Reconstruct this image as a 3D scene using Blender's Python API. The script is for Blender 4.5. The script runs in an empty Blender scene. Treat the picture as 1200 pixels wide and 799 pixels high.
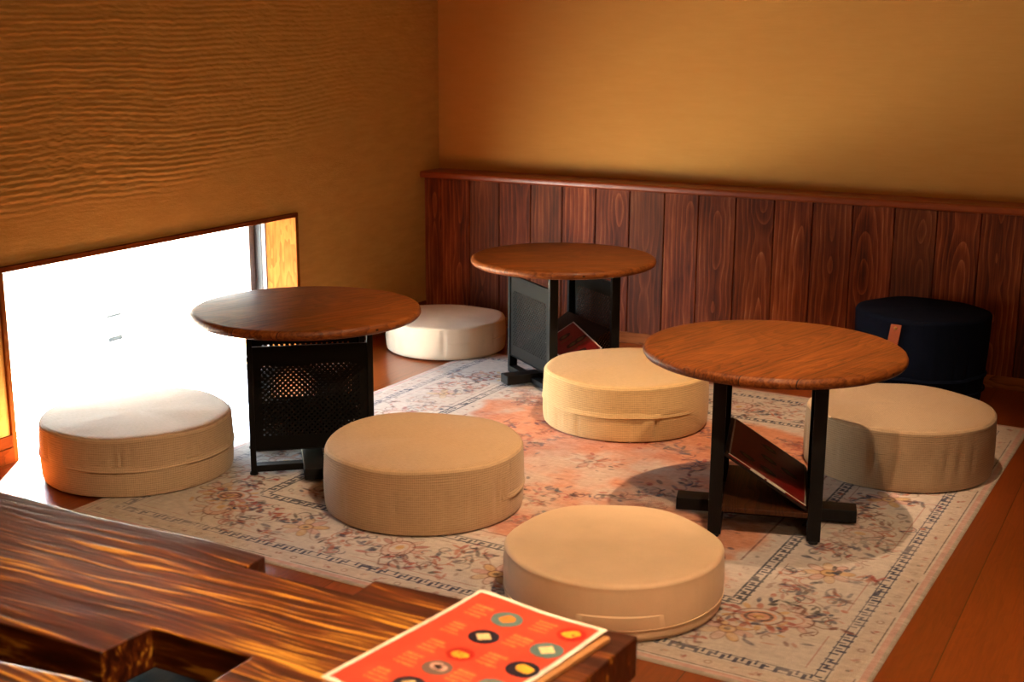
import bpy, bmesh, math, random
import numpy as np
from mathutils import Matrix, Vector
S = bpy.context.scene
COL = S.collection
rnd = random.Random(7)
PI = math.pi

# ------------------------------------------------------------------ helpers
def lin(r, g, b):
    f = lambda c: (c/255/12.92) if c/255 <= .04045 else ((c/255+.055)/1.055)**2.4
    return (f(r), f(g), f(b), 1)

class G:
    """collects polygons of ONE mesh"""
    def __init__(s): s.v = []; s.f = []; s.m = []
    def add(s, verts, faces, mi=0):
        o = len(s.v); s.v += [tuple(p) for p in verts]
        for f in faces: s.f.append(tuple(i+o for i in f)); s.m.append(mi)
        return s
    def box(s, a, b, mi=0, M=None):
        (x0, y0, z0), (x1, y1, z1) = a, b
        v = [(x0,y0,z0),(x1,y0,z0),(x1,y1,z0),(x0,y1,z0),(x0,y0,z1),(x1,y0,z1),(x1,y1,z1),(x0,y1,z1)]
        if M is not None: v = [tuple(M @ Vector(p)) for p in v]
        return s.add(v, [(0,3,2,1),(4,5,6,7),(0,1,5,4),(1,2,6,5),(2,3,7,6),(3,0,4,7)], mi)
    def prism(s, pts, z0, z1, mi=0, M=None):
        n = len(pts); v = [(x,y,z0) for x,y in pts]+[(x,y,z1) for x,y in pts]
        if M is not None: v = [tuple(M @ Vector(p)) for p in v]
        return s.add(v, [tuple(range(n-1,-1,-1)), tuple(range(n,2*n))]+[(i,(i+1)%n,(i+1)%n+n,i+n) for i in range(n)], mi)
    def lathe(s, prof, n=96, mi=0, cap=True):
        v = []; f = []
        for r, z in prof:
            for i in range(n):
                a = 2*PI*i/n; v.append((r*math.cos(a), r*math.sin(a), z))
        for k in range(len(prof)-1):
            for i in range(n):
                j = (i+1) % n; f.append((k*n+i, k*n+j, (k+1)*n+j, (k+1)*n+i))
        if cap:
            f.append(tuple(range(n-1,-1,-1))); k = (len(prof)-1)*n; f.append(tuple(range(k, k+n)))
        return s.add(v, f, mi)

def link(name, g, mats, parent=None, smooth=False, bevel=0, seg=2, uv=None, loc=None, rot=None, weld=True):
    me = bpy.data.meshes.new(name)
    me.from_pydata(g.v, [], g.f)
    if not isinstance(mats, (list, tuple)): mats = [mats]
    for m in mats: me.materials.append(m)
    me.polygons.foreach_set('material_index', g.m)
    if uv is not None:
        L = me.uv_layers.new(name='UVMap')
        idx = np.zeros(len(me.loops), dtype=np.int32); me.loops.foreach_get('vertex_index', idx)
        L.data.foreach_set('uv', np.asarray(uv, dtype=np.float32)[idx].ravel())
    if bevel:
        b = bmesh.new(); b.from_mesh(me)
        bmesh.ops.remove_doubles(b, verts=b.verts, dist=1e-6)
        ed = [e for e in b.edges if len(e.link_faces) == 2 and e.calc_face_angle(0) > .5]
        bmesh.ops.bevel(b, geom=ed, offset=bevel, segments=seg, profile=.5, affect='EDGES', clamp_overlap=True)
        b.to_mesh(me); b.free()
    if smooth:
        me.polygons.foreach_set('use_smooth', [True]*len(me.polygons))
        try: me.set_sharp_from_angle(angle=math.radians(40))
        except Exception: pass
    me.update()
    o = bpy.data.objects.new(name, me); COL.objects.link(o)
    if parent is not None: o.parent = parent
    if loc: o.location = loc
    if rot: o.rotation_euler = rot
    return o

def thing(name, label, cat, loc=(0,0,0), rz=0, group=None):
    o = bpy.data.objects.new(name, None); COL.objects.link(o); o.empty_display_size = .05
    o.location = loc; o.rotation_euler = (0,0,rz); tag(o, label, cat, group); return o
def tag(o, label, cat, group=None):
    o['label'] = label; o['category'] = cat
    if group: o['group'] = group
def struct(o, label=None, cat=None):
    o['kind'] = 'structure'
    if label: o['label'] = label
    if cat: o['category'] = cat
    return o

# ------------------------------------------------------------------ node helpers
class NT:
    def __init__(s, name):
        s.m = bpy.data.materials.new(name); s.m.use_nodes = True
        s.t = s.m.node_tree; s.t.nodes.clear()
        s.out = s.n('ShaderNodeOutputMaterial'); s.b = s.n('ShaderNodeBsdfPrincipled')
        s.l(s.b.outputs[0], s.out.inputs[0])
    def n(s, t, **kw):
        x = s.t.nodes.new(t)
        for k, v in kw.items(): setattr(x, k, v)
        return x
    def l(s, a, b): s.t.links.new(a, b)
    def set(s, node, **kw):
        for k, v in kw.items():
            i = node.inputs[k.replace('_', ' ')]
            if hasattr(v, 'is_linked'): s.l(v, i)
            else: i.default_value = v
        return node
    def coord(s, kind='Object', scale=(1,1,1), rot=(0,0,0), loc=(0,0,0)):
        c = s.n('ShaderNodeTexCoord'); m = s.n('ShaderNodeMapping')
        s.l(c.outputs[kind], m.inputs[0]); m.inputs['Scale'].default_value = scale
        m.inputs['Rotation'].default_value = rot; m.inputs['Location'].default_value = loc
        return m.outputs[0]
    def noise(s, vec, scale=5, detail=4, rough=.55, dist=0, out='Fac'):
        x = s.n('ShaderNodeTexNoise'); s.l(vec, x.inputs['Vector'])
        s.set(x, Scale=scale, Detail=detail, Roughness=rough, Distortion=dist); return x.outputs[out]
    def ramp(s, fac, stops, interp='LINEAR'):
        x = s.n('ShaderNodeValToRGB'); s.l(fac, x.inputs[0]); r = x.color_ramp; r.interpolation = interp
        while len(r.elements) < len(stops): r.elements.new(.5)
        for e, (p, c) in zip(r.elements, stops): e.position = p; e.color = c
        return x.outputs[0]
    def math(s, op, a, b=0, c=None):
        x = s.n('ShaderNodeMath', operation=op)
        for i, v in enumerate((a, b) if c is None else (a, b, c)):
            if hasattr(v, 'is_linked'): s.l(v, x.inputs[i])
            else: x.inputs[i].default_value = v
        return x.outputs[0]
    def mix(s, fac, a, b, mode='MIX'):
        x = s.n('ShaderNodeMix', data_type='RGBA', blend_type=mode)
        for i, v in ((0, fac), (6, a), (7, b)):
            if hasattr(v, 'is_linked'): s.l(v, x.inputs[i])
            else: x.inputs[i].default_value = v
        return x.outputs[2]
    def xyz(s, vec):
        x = s.n('ShaderNodeSeparateXYZ'); s.l(vec, x.inputs[0]); return x.outputs
    def comb(s, x, y, z):
        c = s.n('ShaderNodeCombineXYZ')
        for i, v in enumerate((x, y, z)):
            if hasattr(v, 'is_linked'): s.l(v, c.inputs[i])
            else: c.inputs[i].default_value = v
        return c.outputs[0]
    def bump(s, h, dist=.002, strength=1):
        x = s.n('ShaderNodeBump'); s.l(h, x.inputs['Height'])
        x.inputs['Distance'].default_value = dist; x.inputs['Strength'].default_value = strength
        s.l(x.outputs[0], s.b.inputs['Normal']); return x.outputs[0]
    def base(s, c, rough=.5, spec=.5, coat=0, coat_r=.1, sheen=0):
        i = s.b.inputs
        if hasattr(c, 'is_linked'): s.l(c, i['Base Color'])
        else: i['Base Color'].default_value = c
        if hasattr(rough, 'is_linked'): s.l(rough, i['Roughness'])
        else: i['Roughness'].default_value = rough
        i['Specular IOR Level'].default_value = spec
        i['Coat Weight'].default_value = coat; i['Coat Roughness'].default_value = coat_r
        i['Sheen Weight'].default_value = sheen
        return s.m

def plain(name, c, rough=.5, spec=.5, metal=0, nz=0, nscale=60):
    t = NT(name); v = t.coord()
    n = t.noise(v, nscale, 4)
    k = t.ramp(n, [(.3, (c[0]*.88, c[1]*.88, c[2]*.88, 1)), (.7, (min(1,c[0]*1.1), min(1,c[1]*1.1), min(1,c[2]*1.1), 1))])
    t.base(k, rough, spec); t.b.inputs['Metallic'].default_value = metal
    if nz: t.bump(n, nz)
    return t.m

# wood with growth rings cut at a shallow angle (cathedral grain) running along x of `vec`
def wood(name, dark, mid, light, ang=0, axis='X', ring=55, rough=.35, coat=.25, seam=None, fine=.5, contrast=1, bump=.0006, wob=.02, slope=.06, spec=.5, tilt=(.0, .04)):
    t = NT(name)
    rot = {'X': (0,0,-ang), 'Y': (0,0,-PI/2), 'Z': (0,PI/2,0)}[axis]
    v = t.coord('Object', rot=rot)
    X, Y, Z = t.xyz(v)
    if seam:                                     # glued boards: each gets a random offset
        by = t.math('DIVIDE', t.math('ADD', Y, 5.03), seam); bi = t.math('FLOOR', by); bf = t.math('FRACT', by)
        wn = t.n('ShaderNodeTexWhiteNoise', noise_dimensions='1D'); t.l(bi, wn.inputs['W'])
        off = wn.outputs[0]
        cy = t.math('MULTIPLY', t.math('SUBTRACT', bf, .5), seam)
        sx = t.math('ADD', X, t.math('MULTIPLY', off, 9))
    else:
        off = None; cy = Y; sx = X
    sv = t.comb(sx, cy, Z) if seam else v
    mp = t.n('ShaderNodeMapping'); t.l(sv, mp.inputs[0]); mp.inputs['Scale'].default_value = (2.2, 9, 9)
    w1 = t.noise(mp.outputs[0], 1.6, 3, .5)
    yy = t.math('ADD', cy, t.math('MULTIPLY', t.math('SUBTRACT', w1, .5), wob*6))
    if off is not None: yy = t.math('ADD', yy, t.math('MULTIPLY', t.math('SUBTRACT', off, .5), seam*1.6))
    mp3 = t.n('ShaderNodeMapping'); t.l(sv, mp3.inputs[0]); mp3.inputs['Scale'].default_value = (1.3, .6, .6)
    w2 = t.noise(mp3.outputs[0], 1.3, 2, .5)
    zz = t.math('ADD', tilt[1], t.math('ADD', t.math('MULTIPLY', t.math('SUBTRACT', w2, .5), slope*4), t.math('MULTIPLY', sx, tilt[0])))
    r = t.math('SQRT', t.math('ADD', t.math('MULTIPLY', yy, yy), t.math('MULTIPLY', zz, zz)))
    ph = t.math('FRACT', t.math('MULTIPLY', r, ring))
    saw = t.math('POWER', ph, 1.6)
    mp2 = t.n('ShaderNodeMapping'); t.l(sv, mp2.inputs[0]); mp2.inputs['Scale'].default_value = (6, 170, 170)
    f1 = t.noise(mp2.outputs[0], 1, 5, .65)
    blot = t.noise(mp.outputs[0], .9, 4, .6)
    h = t.math('ADD', t.math('MULTIPLY', saw, .5*contrast), t.math('ADD', t.math('MULTIPLY', t.math('SUBTRACT', f1, .5), fine*2), t.math('MULTIPLY', t.math('SUBTRACT', blot, .5), .55)))
    h = t.math('ADD', h, .28)
    c = t.ramp(h, [(.08, light), (.5, mid), (.95, dark)])
    if off is not None:
        c = t.mix(t.math('MULTIPLY', off, .35), c, dark)
        e = t.math('MINIMUM', bf, t.math('SUBTRACT', 1, bf))
        ln = t.math('LESS_THAN', e, .0011/seam)
        c = t.mix(t.math('MULTIPLY', ln, .8), c, (dark[0]*.2, dark[1]*.2, dark[2]*.2, 1))
        h = t.math('ADD', h, t.math('MULTIPLY', ln, 2))
    t.base(c, rough, spec, coat, .12)
    inv = t.math('SUBTRACT', 1, h); t.bump(inv, bump)
    return t.m

def fabric(name, c, pitch=.0056, amt=.55, bumpd=.0010, sheen=.15):
    t = NT(name)
    tc = t.n('ShaderNodeTexCoord'); U = t.xyz(tc.outputs['UV'])
    nz = t.noise(tc.outputs['UV'], 90, 3)
    u = t.math('ADD', U[0], t.math('MULTIPLY', nz, .0012)); v = t.math('ADD', U[1], t.math('MULTIPLY', nz, .0014))
    su = t.math('SINE', t.math('MULTIPLY', u, 2*PI/(pitch*.8))); sv = t.math('SINE', t.math('MULTIPLY', v, 2*PI/pitch))
    wv = t.math('ADD', t.math('MULTIPLY', sv, .6), t.math('MULTIPLY', su, .4))
    mp = t.n('ShaderNodeMapping'); t.l(tc.outputs['UV'], mp.inputs[0]); mp.inputs['Scale'].default_value = (60, 420, 1)
    thr = t.noise(mp.outputs[0], 1, 3, .6)
    big = t.noise(tc.outputs['UV'], 7, 3)
    k = t.math('ADD', t.math('MULTIPLY', wv, amt*.5), t.math('ADD', t.math('MULTIPLY', t.math('SUBTRACT', thr, .5), amt*1.6), t.math('MULTIPLY', t.math('SUBTRACT', big, .5), .2)))
    k = t.math('ADD', k, .5)
    col = t.ramp(k, [(0, (c[0]*.62, c[1]*.60, c[2]*.57, 1)), (.5, c), (1, (min(1, c[0]*1.22), min(1, c[1]*1.22), min(1, c[2]*1.24), 1))])
    t.base(col, .9, .15, sheen=sheen); t.bump(k, bumpd)
    return t.m

def smoothcloth(name, c, rough=.75, bumpd=.0004, spec=.25, sheen=.1):
    t = NT(name); tc = t.n('ShaderNodeTexCoord')
    a = t.noise(tc.outputs['Object'], 9, 4); b = t.noise(tc.outputs['Object'], 500, 2)
    k = t.math('ADD', t.math('MULTIPLY', a, .7), t.math('MULTIPLY', b, .3))
    col = t.ramp(k, [(.3, (c[0]*.9, c[1]*.9, c[2]*.89, 1)), (.7, (c[0]*1.06, c[1]*1.06, c[2]*1.06, 1))])
    t.base(col, rough, spec, sheen=sheen); t.bump(k, bumpd)
    return t.m

# ------------------------------------------------------------------ materials
M = {}
def slab_wood():
    t = NT('slab_wood'); v = t.coord('Object'); X, Y, Z = t.xyz(v)
    def nz(sx, sy, sc, det=4, r=.55, dist=0):
        m = t.n('ShaderNodeMapping'); t.l(v, m.inputs[0]); m.inputs['Scale'].default_value = (sx, sy, sy); return t.noise(m.outputs[0], sc, det, r, dist)
    w = nz(1.6, 7, 1, 3, .5); w2 = nz(5, 12, 1, 2, .5)
    yy = t.math('ADD', Y, t.math('ADD', t.math('MULTIPLY', w, .09), t.math('MULTIPLY', w2, .007)))
    v3 = t.comb(t.math('MULTIPLY', X, 3.2), t.math('MULTIPLY', yy, 105), t.math('MULTIPLY', Z, 40))
    st = t.math('SUBTRACT', t.noise(v3, 1, 3, .55, .15), .5)
    v4 = t.comb(t.math('MULTIPLY', X, 9), t.math('MULTIPLY', yy, 230), t.math('MULTIPLY', Z, 100))
    st = t.math('ADD', t.math('MULTIPLY', st, 2.9), t.math('MULTIPLY', t.math('SUBTRACT', t.noise(v4, 1, 3, .6), .5), 1.1))
    zone = nz(1.5, 5, 1, 2, .5)                                    # where the soft golden early wood shows
    edge = t.math('MULTIPLY', t.math('ADD', Y, -.30), 5)           # plain heart wood along the far edge
    k = t.math('ADD', t.math('ADD', st, .46), t.math('MULTIPLY', t.math('SUBTRACT', zone, .5), 1.6))
    k = t.math('SUBTRACT', k, t.math('MAXIMUM', edge, 0))
    c = t.ramp(k, [(.05, lin(52,19,6)), (.46, lin(90,40,12)), (.64, lin(126,68,19)), (.84, lin(206,148,54))])
    t.base(c, t.math('ADD', .30, t.math('MULTIPLY', nz(6, 60, 1, 3), .18)), .5, .3, .15); t.bump(k, .0004); return t.m
M['ochre'] = (lambda t: (t.base(t.ramp(t.noise(t.coord('Object', (3, 3, 14)), 3, 6, .65), [(.25, lin(190,138,72)), (.75, lin(197,145,78))]), .9, .1),
              t.bump(t.noise(t.coord('Object', (6, 6, 150)), 1, 4, .6), .0007), t.m)[-1])(NT('ochre_plaster'))
M['ochre_rib'] = (lambda t: (t.base(t.ramp(t.noise(t.coord('Object', (3, 3, 14)), 3, 6, .65), [(.25, lin(192,154,84)), (.75, lin(210,170,98))]), .85, .15),
              t.bump(t.noise(t.coord('Object', (40, 40, 160)), 1, 5, .65), .0012), t.m)[-1])(NT('combed_plaster'))
M['ceiling'] = plain('ceiling_paint', lin(190,165,130), .9, .2)
M['far_wall'] = plain('far_plaster', lin(150,115,70), .9, .2)
M['floor'] = wood('floor_boards', lin(70,28,8), lin(120,54,18), lin(150,74,28), axis='Y', ring=60, rough=.3, coat=.35, seam=.2, fine=.4, contrast=.25, bump=.0002, spec=.5)
M['top'] = wood('walnut_top', lin(36,16,5), lin(106,54,20), lin(142,80,33), ring=70, rough=.45, coat=.04, seam=.105, fine=.8, contrast=.55, bump=.0008, spec=.2)
M['cap'] = wood('rail_wood', lin(76,26,8), lin(128,54,20), lin(150,70,28), ring=60, rough=.4, coat=.08, fine=.4, contrast=.4)
M['frame_wood'] = wood('window_wood', lin(86,44,15), lin(120,68,27), lin(138,86,38), axis='Z', ring=70, rough=.8, coat=0, spec=.04, fine=.4, contrast=.7)
M['frame_wood_h'] = wood('window_wood_flat', lin(70,31,10), lin(104,52,20), lin(122,66,28), axis='Y', ring=70, rough=.8, coat=0, spec=.04, fine=.4, contrast=.7)
M['slab'] = slab_wood()
M['slab_end'] = wood('slab_leg_wood', lin(22,10,4), lin(48,24,10), lin(70,38,16), axis='Z', rough=.45, coat=.1)
M['shelf'] = wood('shelf_wood', lin(26,13,6), lin(54,28,12), lin(76,42,19), axis='Y', ring=90, rough=.55, coat=0, spec=.25)
M['base_wood'] = wood('baseboard_wood', lin(92,44,16), lin(142,80,36), lin(164,98,50), axis='X', ring=60, rough=.6, coat=0, spec=.15)
M['shelf_dark'] = wood('dark_shelf_wood', lin(14,8,5), lin(26,14,8), lin(38,21,11), axis='Y', ring=90, rough=.6, coat=0, spec=.2)
M['black'] = plain('black_steel', lin(13,12,12), .55, .2, .0, .0002, 400)
M['panel'] = plain('black_sheet_steel', lin(14,13,12), .6, .12, .0, .0001, 500)
M['rubber'] = plain('rubber', lin(18,18,18), .8, .3)
M['linenA'] = fabric('oat_linen', lin(196,174,142))
M['linenB'] = fabric('tan_linen', lin(172,144,110))
M['linenD'] = fabric('straw_linen', lin(208,176,126))
M['linenE'] = fabric('sand_linen', lin(166,142,114))
M['smoothC'] = smoothcloth('beige_cotton', lin(214,184,148))
M['smoothF'] = smoothcloth('ivory_cotton', lin(214,194,164))
M['navy'] = smoothcloth('navy_cotton', lin(11,17,34), .95, spec=.08, sheen=0)
M['leather'] = plain('tan_leather', lin(150,72,34), .5, .4, 0, .0004, 300)
M['brass'] = plain('brass', lin(170,130,70), .35, .5, .9)
M['zip'] = plain('zip_metal', lin(200,196,188), .3, .5, .8)
M['alu'] = plain('silver_aluminium', lin(190,192,196), .35, .5, .8)
M['dkalu'] = plain('dark_aluminium', lin(40,40,42), .45, .5, .2)
M['gralu'] = plain('grey_rubber_track', lin(120,118,114), .6, .4)
M['out_wall'] = plain('white_render', lin(232,228,218), .9, .2)
M['out_ground'] = plain('pale_concrete', lin(222,216,204), .9, .2, 0, .002, 30)
M['out_block'] = plain('pale_block', lin(226,216,204), .9, .2, 0, .003, 20)
M['out_glass'] = plain('dark_glass', lin(22,27,31), .3, .08)
M['paper'] = plain('laminated_white', lin(238,226,210), .25, .5)
M['red'] = plain('menu_red', lin(200,72,52), .3, .5, 0, 0, 30)
M['ink'] = plain('menu_ink', lin(238,150,84), .4, .4)
M['kraft'] = plain('kraft_board', lin(176,124,74), .7, .3)
M['mteal'] = plain('plate_teal', lin(92,120,118), .35, .5)
M['mnavy'] = plain('plate_navy', lin(34,30,44), .35, .5)
M['mgrey'] = plain('plate_grey', lin(112,92,82), .35, .5)
M['mred'] = plain('plate_dark_red', lin(176,34,26), .35, .5)
M['fcream'] = plain('food_cream', lin(226,196,140), .5, .4, 0, 0, 200)
M['fyel'] = plain('food_yellow', lin(226,170,50), .5, .4, 0, 0, 200)
M['forange'] = plain('food_orange', lin(214,128,52), .5, .4, 0, 0, 200)
M['fpink'] = plain('food_pink', lin(222,176,160), .5, .4, 0, 0, 200)
M['fbrown'] = plain('food_brown', lin(120,54,26), .5, .4, 0, 0, 200)
M['wine'] = plain('menu_wine_red', lin(104,18,16), .45, .25)
M['mdark'] = plain('print_dark', lin(26,14,12), .5, .25)
M['molive'] = plain('print_olive', lin(74,66,36), .5, .25)
M['clear'] = plain('clear_edge', lin(190,180,172), .2, .6)
# glass pane
def glass():
    t = NT('window_glass'); t.t.nodes.remove(t.b)
    tr = t.n('ShaderNodeBsdfTransparent'); gl = t.n('ShaderNodeBsdfGlossy'); gl.inputs['Roughness'].default_value = .02
    tr.inputs[0].default_value = (.97, .985, .98, 1)
    fr = t.n('ShaderNodeFresnel'); geo = t.n('ShaderNodeNewGeometry'); t.l(t.math('SUBTRACT', 1.45, t.math('MULTIPLY', geo.outputs['Backfacing'], 1.45-1/1.45)), fr.inputs[0])
    mx = t.n('ShaderNodeMixShader'); t.l(fr.outputs[0], mx.inputs[0]); t.l(tr.outputs[0], mx.inputs[1]); t.l(gl.outputs[0], mx.inputs[2])
    t.l(mx.outputs[0], t.out.inputs[0]); return t.m
M['glass'] = glass()
# wainscot boards: per-board seed in a float attribute, vertical cathedral grain
def wainscot_mat():
    t = NT('red_cedar_boards')
    at = t.n('ShaderNodeAttribute', attribute_name='seed'); cx = t.n('ShaderNodeAttribute', attribute_name='bx')
    sd = at.outputs['Fac']; lx = cx.outputs['Fac']
    P = t.xyz(t.coord()); z = P[2]
    v = t.comb(t.math('MULTIPLY', lx, 6), t.math('MULTIPLY', sd, 37), t.math('MULTIPLY', z, 1.6))
    w = t.noise(v, 2.0, 3, .5)
    v2 = t.comb(t.math('MULTIPLY', sd, 91), t.math('MULTIPLY', lx, 2), t.math('MULTIPLY', z, 2.2))
    w2 = t.noise(v2, 1.2, 2, .5)
    yy = t.math('ADD', t.math('ADD', lx, t.math('MULTIPLY', t.math('SUBTRACT', sd, .5), .07)), t.math('MULTIPLY', t.math('SUBTRACT', w, .5), .03))
    zz = t.math('MULTIPLY', t.math('SUBTRACT', t.math('ADD', w2, t.math('MULTIPLY', t.math('SUBTRACT', z, .3), t.math('MULTIPLY', t.math('SUBTRACT', sd, .45), .9))), .5), .16)
    r = t.math('SQRT', t.math('ADD', t.math('MULTIPLY', yy, yy), t.math('MULTIPLY', zz, zz)))
    ph = t.math('FRACT', t.math('MULTIPLY', r, 62)); saw = t.math('POWER', ph, 3)
    f = t.noise(t.comb(t.math('MULTIPLY', lx, 260), t.math('MULTIPLY', sd, 50), t.math('MULTIPLY', z, 5)), 1, 5, .65)
    b = t.noise(t.comb(t.math('MULTIPLY', lx, 14), t.math('MULTIPLY', sd, 71), t.math('MULTIPLY', z, 2.5)), 1, 4, .6)
    h = t.math('ADD', t.math('ADD', t.math('MULTIPLY', saw, .45), t.math('MULTIPLY', t.math('SUBTRACT', f, .5), 1.0)), t.math('MULTIPLY', t.math('SUBTRACT', b, .5), 1.5))
    c = t.ramp(t.math('ADD', h, .25), [(0, lin(72,28,11)), (.4, lin(128,58,26)), (.75, lin(164,86,46)), (1, lin(204,134,84))])
    g = t.math('GREATER_THAN', t.math('FRACT', t.math('MULTIPLY', sd, 7.3)), .68)
    c = t.mix(t.math('MULTIPLY', g, .55), c, t.mix(.5, c, lin(90,62,40)))
    c = t.mix(t.math('MULTIPLY', t.math('FRACT', t.math('MULTIPLY', sd, 13.7)), .35), c, lin(58,24,12))
    t.base(c, .62, .2, 0, .25); t.bump(h, .0006)
    return t.m
M['wains'] = wainscot_mat()
def attr_mat(name, attr, rough=.95, nb=.003):
    t = NT(name); a = t.n('ShaderNodeAttribute', attribute_name=attr)
    n = t.noise(t.coord('Object', (1, 1, 1)), 420, 3, .7)
    c = t.mix(.18, a.outputs['Color'], t.ramp(n, [(.2, (.25,.25,.25,1)), (.8, (1,1,1,1))]), 'MULTIPLY')
    t.base(c, rough, .08, sheen=.1); t.bump(n, nb); return t.m
M['rug'] = attr_mat('printed_pile', 'pat')

# ------------------------------------------------------------------ camera (solved from the photograph's vanishing lines)
f_px, pit, rol, yaw = 1519.6, .2309, .0049, -.4925
cpos = Vector((2.7736, -4.5331, 1.1283))
fw = Vector((math.sin(yaw)*math.cos(pit), math.cos(yaw)*math.cos(pit), -math.sin(pit)))
r0 = Vector((math.cos(yaw), -math.sin(yaw), 0)); u0 = r0.cross(fw)
rv = math.cos(rol)*r0+math.sin(rol)*u0; uv_ = -math.sin(rol)*r0+math.cos(rol)*u0
cd = bpy.data.cameras.new('camera'); cam = bpy.data.objects.new('camera', cd); COL.objects.link(cam)
cam.matrix_world = Matrix(((rv.x, uv_.x, -fw.x, cpos.x), (rv.y, uv_.y, -fw.y, cpos.y), (rv.z, uv_.z, -fw.z, cpos.z), (0,0,0,1)))
cd.sensor_width = 36; cd.lens = f_px/1200*36; cd.clip_start = .05
cd.dof.use_dof = True; cd.dof.focus_distance = 3.3; cd.dof.aperture_fstop = 6.3
S.camera = cam

# ------------------------------------------------------------------ room shell
RX, RY, RH = 5.2, -7.2, 2.5
WY0, WY1, WH = -2.224, -.948, .5315          # window opening (outer edge of its wood lining)
T = .2                                        # wall thickness
g = G(); g.box((-.11, RY-T, -.12), (RX+T, T, 0)); fl = struct(link('floor', g, M['floor']))
g = G(); g.box((-T, RY-T, RH), (RX+T, T, RH+.1)); struct(link('ceiling', g, M['ceiling']))
g = G(); g.box((-T, 0, -.3), (RX+T, T, RH)); struct(link('wall_back', g, M['ochre']))
g = G(); g.box((RX, RY-T, -.1), (RX+T, 0, RH)); struct(link('wall_right', g, M['far_wall']))
g = G(); g.box((-T, RY-T, -.1), (RX, RY, RH)); struct(link('wall_front', g, M['far_wall']))

# numpy value noise
def vnoise(x, y, seed=0):
    def hsh(i, j):
        n = (i.astype(np.int64)*374761393+j.astype(np.int64)*668265263+seed*982451653) & 0x7fffffff
        n = ((n ^ (n >> 13))*1274126177) & 0x7fffffff
        return ((n ^ (n >> 16)) & 0xffff)/65535.
    i = np.floor(x); j = np.floor(y); u = x-i; v = y-j; u = u*u*(3-2*u); v = v*v*(3-2*v)
    return (hsh(i,j)*(1-u)+hsh(i+1,j)*u)*(1-v)+(hsh(i,j+1)*(1-u)+hsh(i+1,j+1)*u)*v
def fbm(x, y, o=4, seed=0):
    s = 0; a = .5; t = 0
    for k in range(o): s = s+a*vnoise(x*2**k+17.3*k, y*2**k+5.1*k, seed+k); t += a; a *= .55
    return s/t
def sst(a, b, x): t = np.clip((x-a)/(b-a), 0, 1); return t*t*(3-2*t)

# left wall: combed plaster relief above the window, flat elsewhere
def left_wall():
    y0, y1, z0, z1 = -3.1, 0., WH, 1.95
    ny, nz = 800, 760
    Y, Z = np.meshgrid(np.linspace(y0, y1, ny), np.linspace(z0, z1, nz))
    warp = (fbm(Y*1.1, Z*1.6, 2, 3)-.5)*.13+(fbm(Y*9, Z*9, 2, 8)-.5)*.010+.03*Y*Y*.35
    ph = (Z+warp)/.0158
    tri = .5+.5*np.sin(2*PI*ph)
    lvl = np.floor(ph+.25)
    amp = vnoise(Y*5+lvl*7.7, lvl*1.37+Y*0, 21)                       # every furrow starts and stops
    patch = sst(.30, .62, fbm(Y*1.9+3, Z*2.3, 3, 31))
    fade = sst(.60, .74, Z+.08*(fbm(Y*3, Z*3, 2, 5)-.5)-.26*sst(-1.7, -.1, Y))
    right = 1-.72*sst(-1.35, -.35, Y)
    D = .0044*(tri**.8)*(.75+.5*(fbm(Y*34, Z*150, 2, 52)))*(.15+.85*amp)*(.4+.6*patch)*(.65+.6*fbm(Y*40, Z*70, 2, 45))*fade*right+.0034*(fbm(Y*45, Z*130, 2, 44)-.5)*fade*(.3+.7*right)
    D = D*sst(0, .03, Z-z0)
    v = np.stack([D, Y, Z], -1).reshape(-1, 3)
    i = np.arange(ny*nz).reshape(nz, ny)
    q = np.stack([i[:-1,:-1], i[:-1,1:], i[1:,1:], i[1:,:-1]], -1).reshape(-1, 4)
    g = G(); g.v = [tuple(p) for p in v]; g.f = [tuple(p) for p in q]; g.m = [0]*len(g.f)
    # flat remainder (boxes behind the relief and around the opening)
    g.box((-T, RY, z0), (-.004, 0, RH), 1); g.box((-.004, RY, z0), (0, y0, RH), 1); g.box((-.004, y0, z1), (0, 0, RH), 1)
    g.box((-T, WY1, -.12), (0, 0, z0), 1); g.box((-T, RY, -.12), (0, WY0, z0), 1)
    o = link('wall_left', g, [M['ochre_rib'], M['ochre_rib']])
    sm = np.zeros(len(o.data.polygons), dtype=bool); sm[:len(q)] = True
    o.data.polygons.foreach_set('use_smooth', sm); return struct(o)
left_wall()

# window lining (wood), sash and pane
w = .016
wn = bpy.data.objects.new('window_1', None); COL.objects.link(wn); wn.location = (0, (WY0+WY1)/2, 0)
struct(wn)
def wpart(name, g, mat, **k):
    for i, p in enumerate(g.v): g.v[i] = (p[0], p[1]-(WY0+WY1)/2, p[2])
    return link(name, g, mat, wn, **k)
g = G(); g.box((-.125, WY0, WH-w), (.008, WY1, WH)); wpart('head_lining', g, M['frame_wood_h'], bevel=.002)
for a, b in ((WY1-w, WY1), (WY0, WY0+w)):
    g = G(); g.box((-.125, a, .0), (.008, b, WH-w)); wpart('side_lining', g, M['frame_wood'], bevel=.002)
g = G()
for a, b in ((WY1-.02, WY1), (WY0, WY0+.02)): g.box((-.142, a, -.01), (-.125, b, WH))
g.box((-.142, WY0, WH-.02), (-.125, WY1, WH)); g.box((-.142, WY0, -.02), (-.085, WY1, .001)); wpart('sash_track', g, M['gralu'], bevel=.001)
g = G()
for a, b in ((WY1-.022, WY1-.005), (WY0+.005, WY0+.022)): g.box((-.182, a, -.01), (-.142, b, WH-.004))
wpart('outer_frame', g, M['dkalu'], bevel=.001)
g = G()
for a, b in ((WY1-.052, WY1-.022), (WY0+.022, WY0+.052)): g.box((-.196, a, -.005), (-.172, b, WH-.01))
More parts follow.
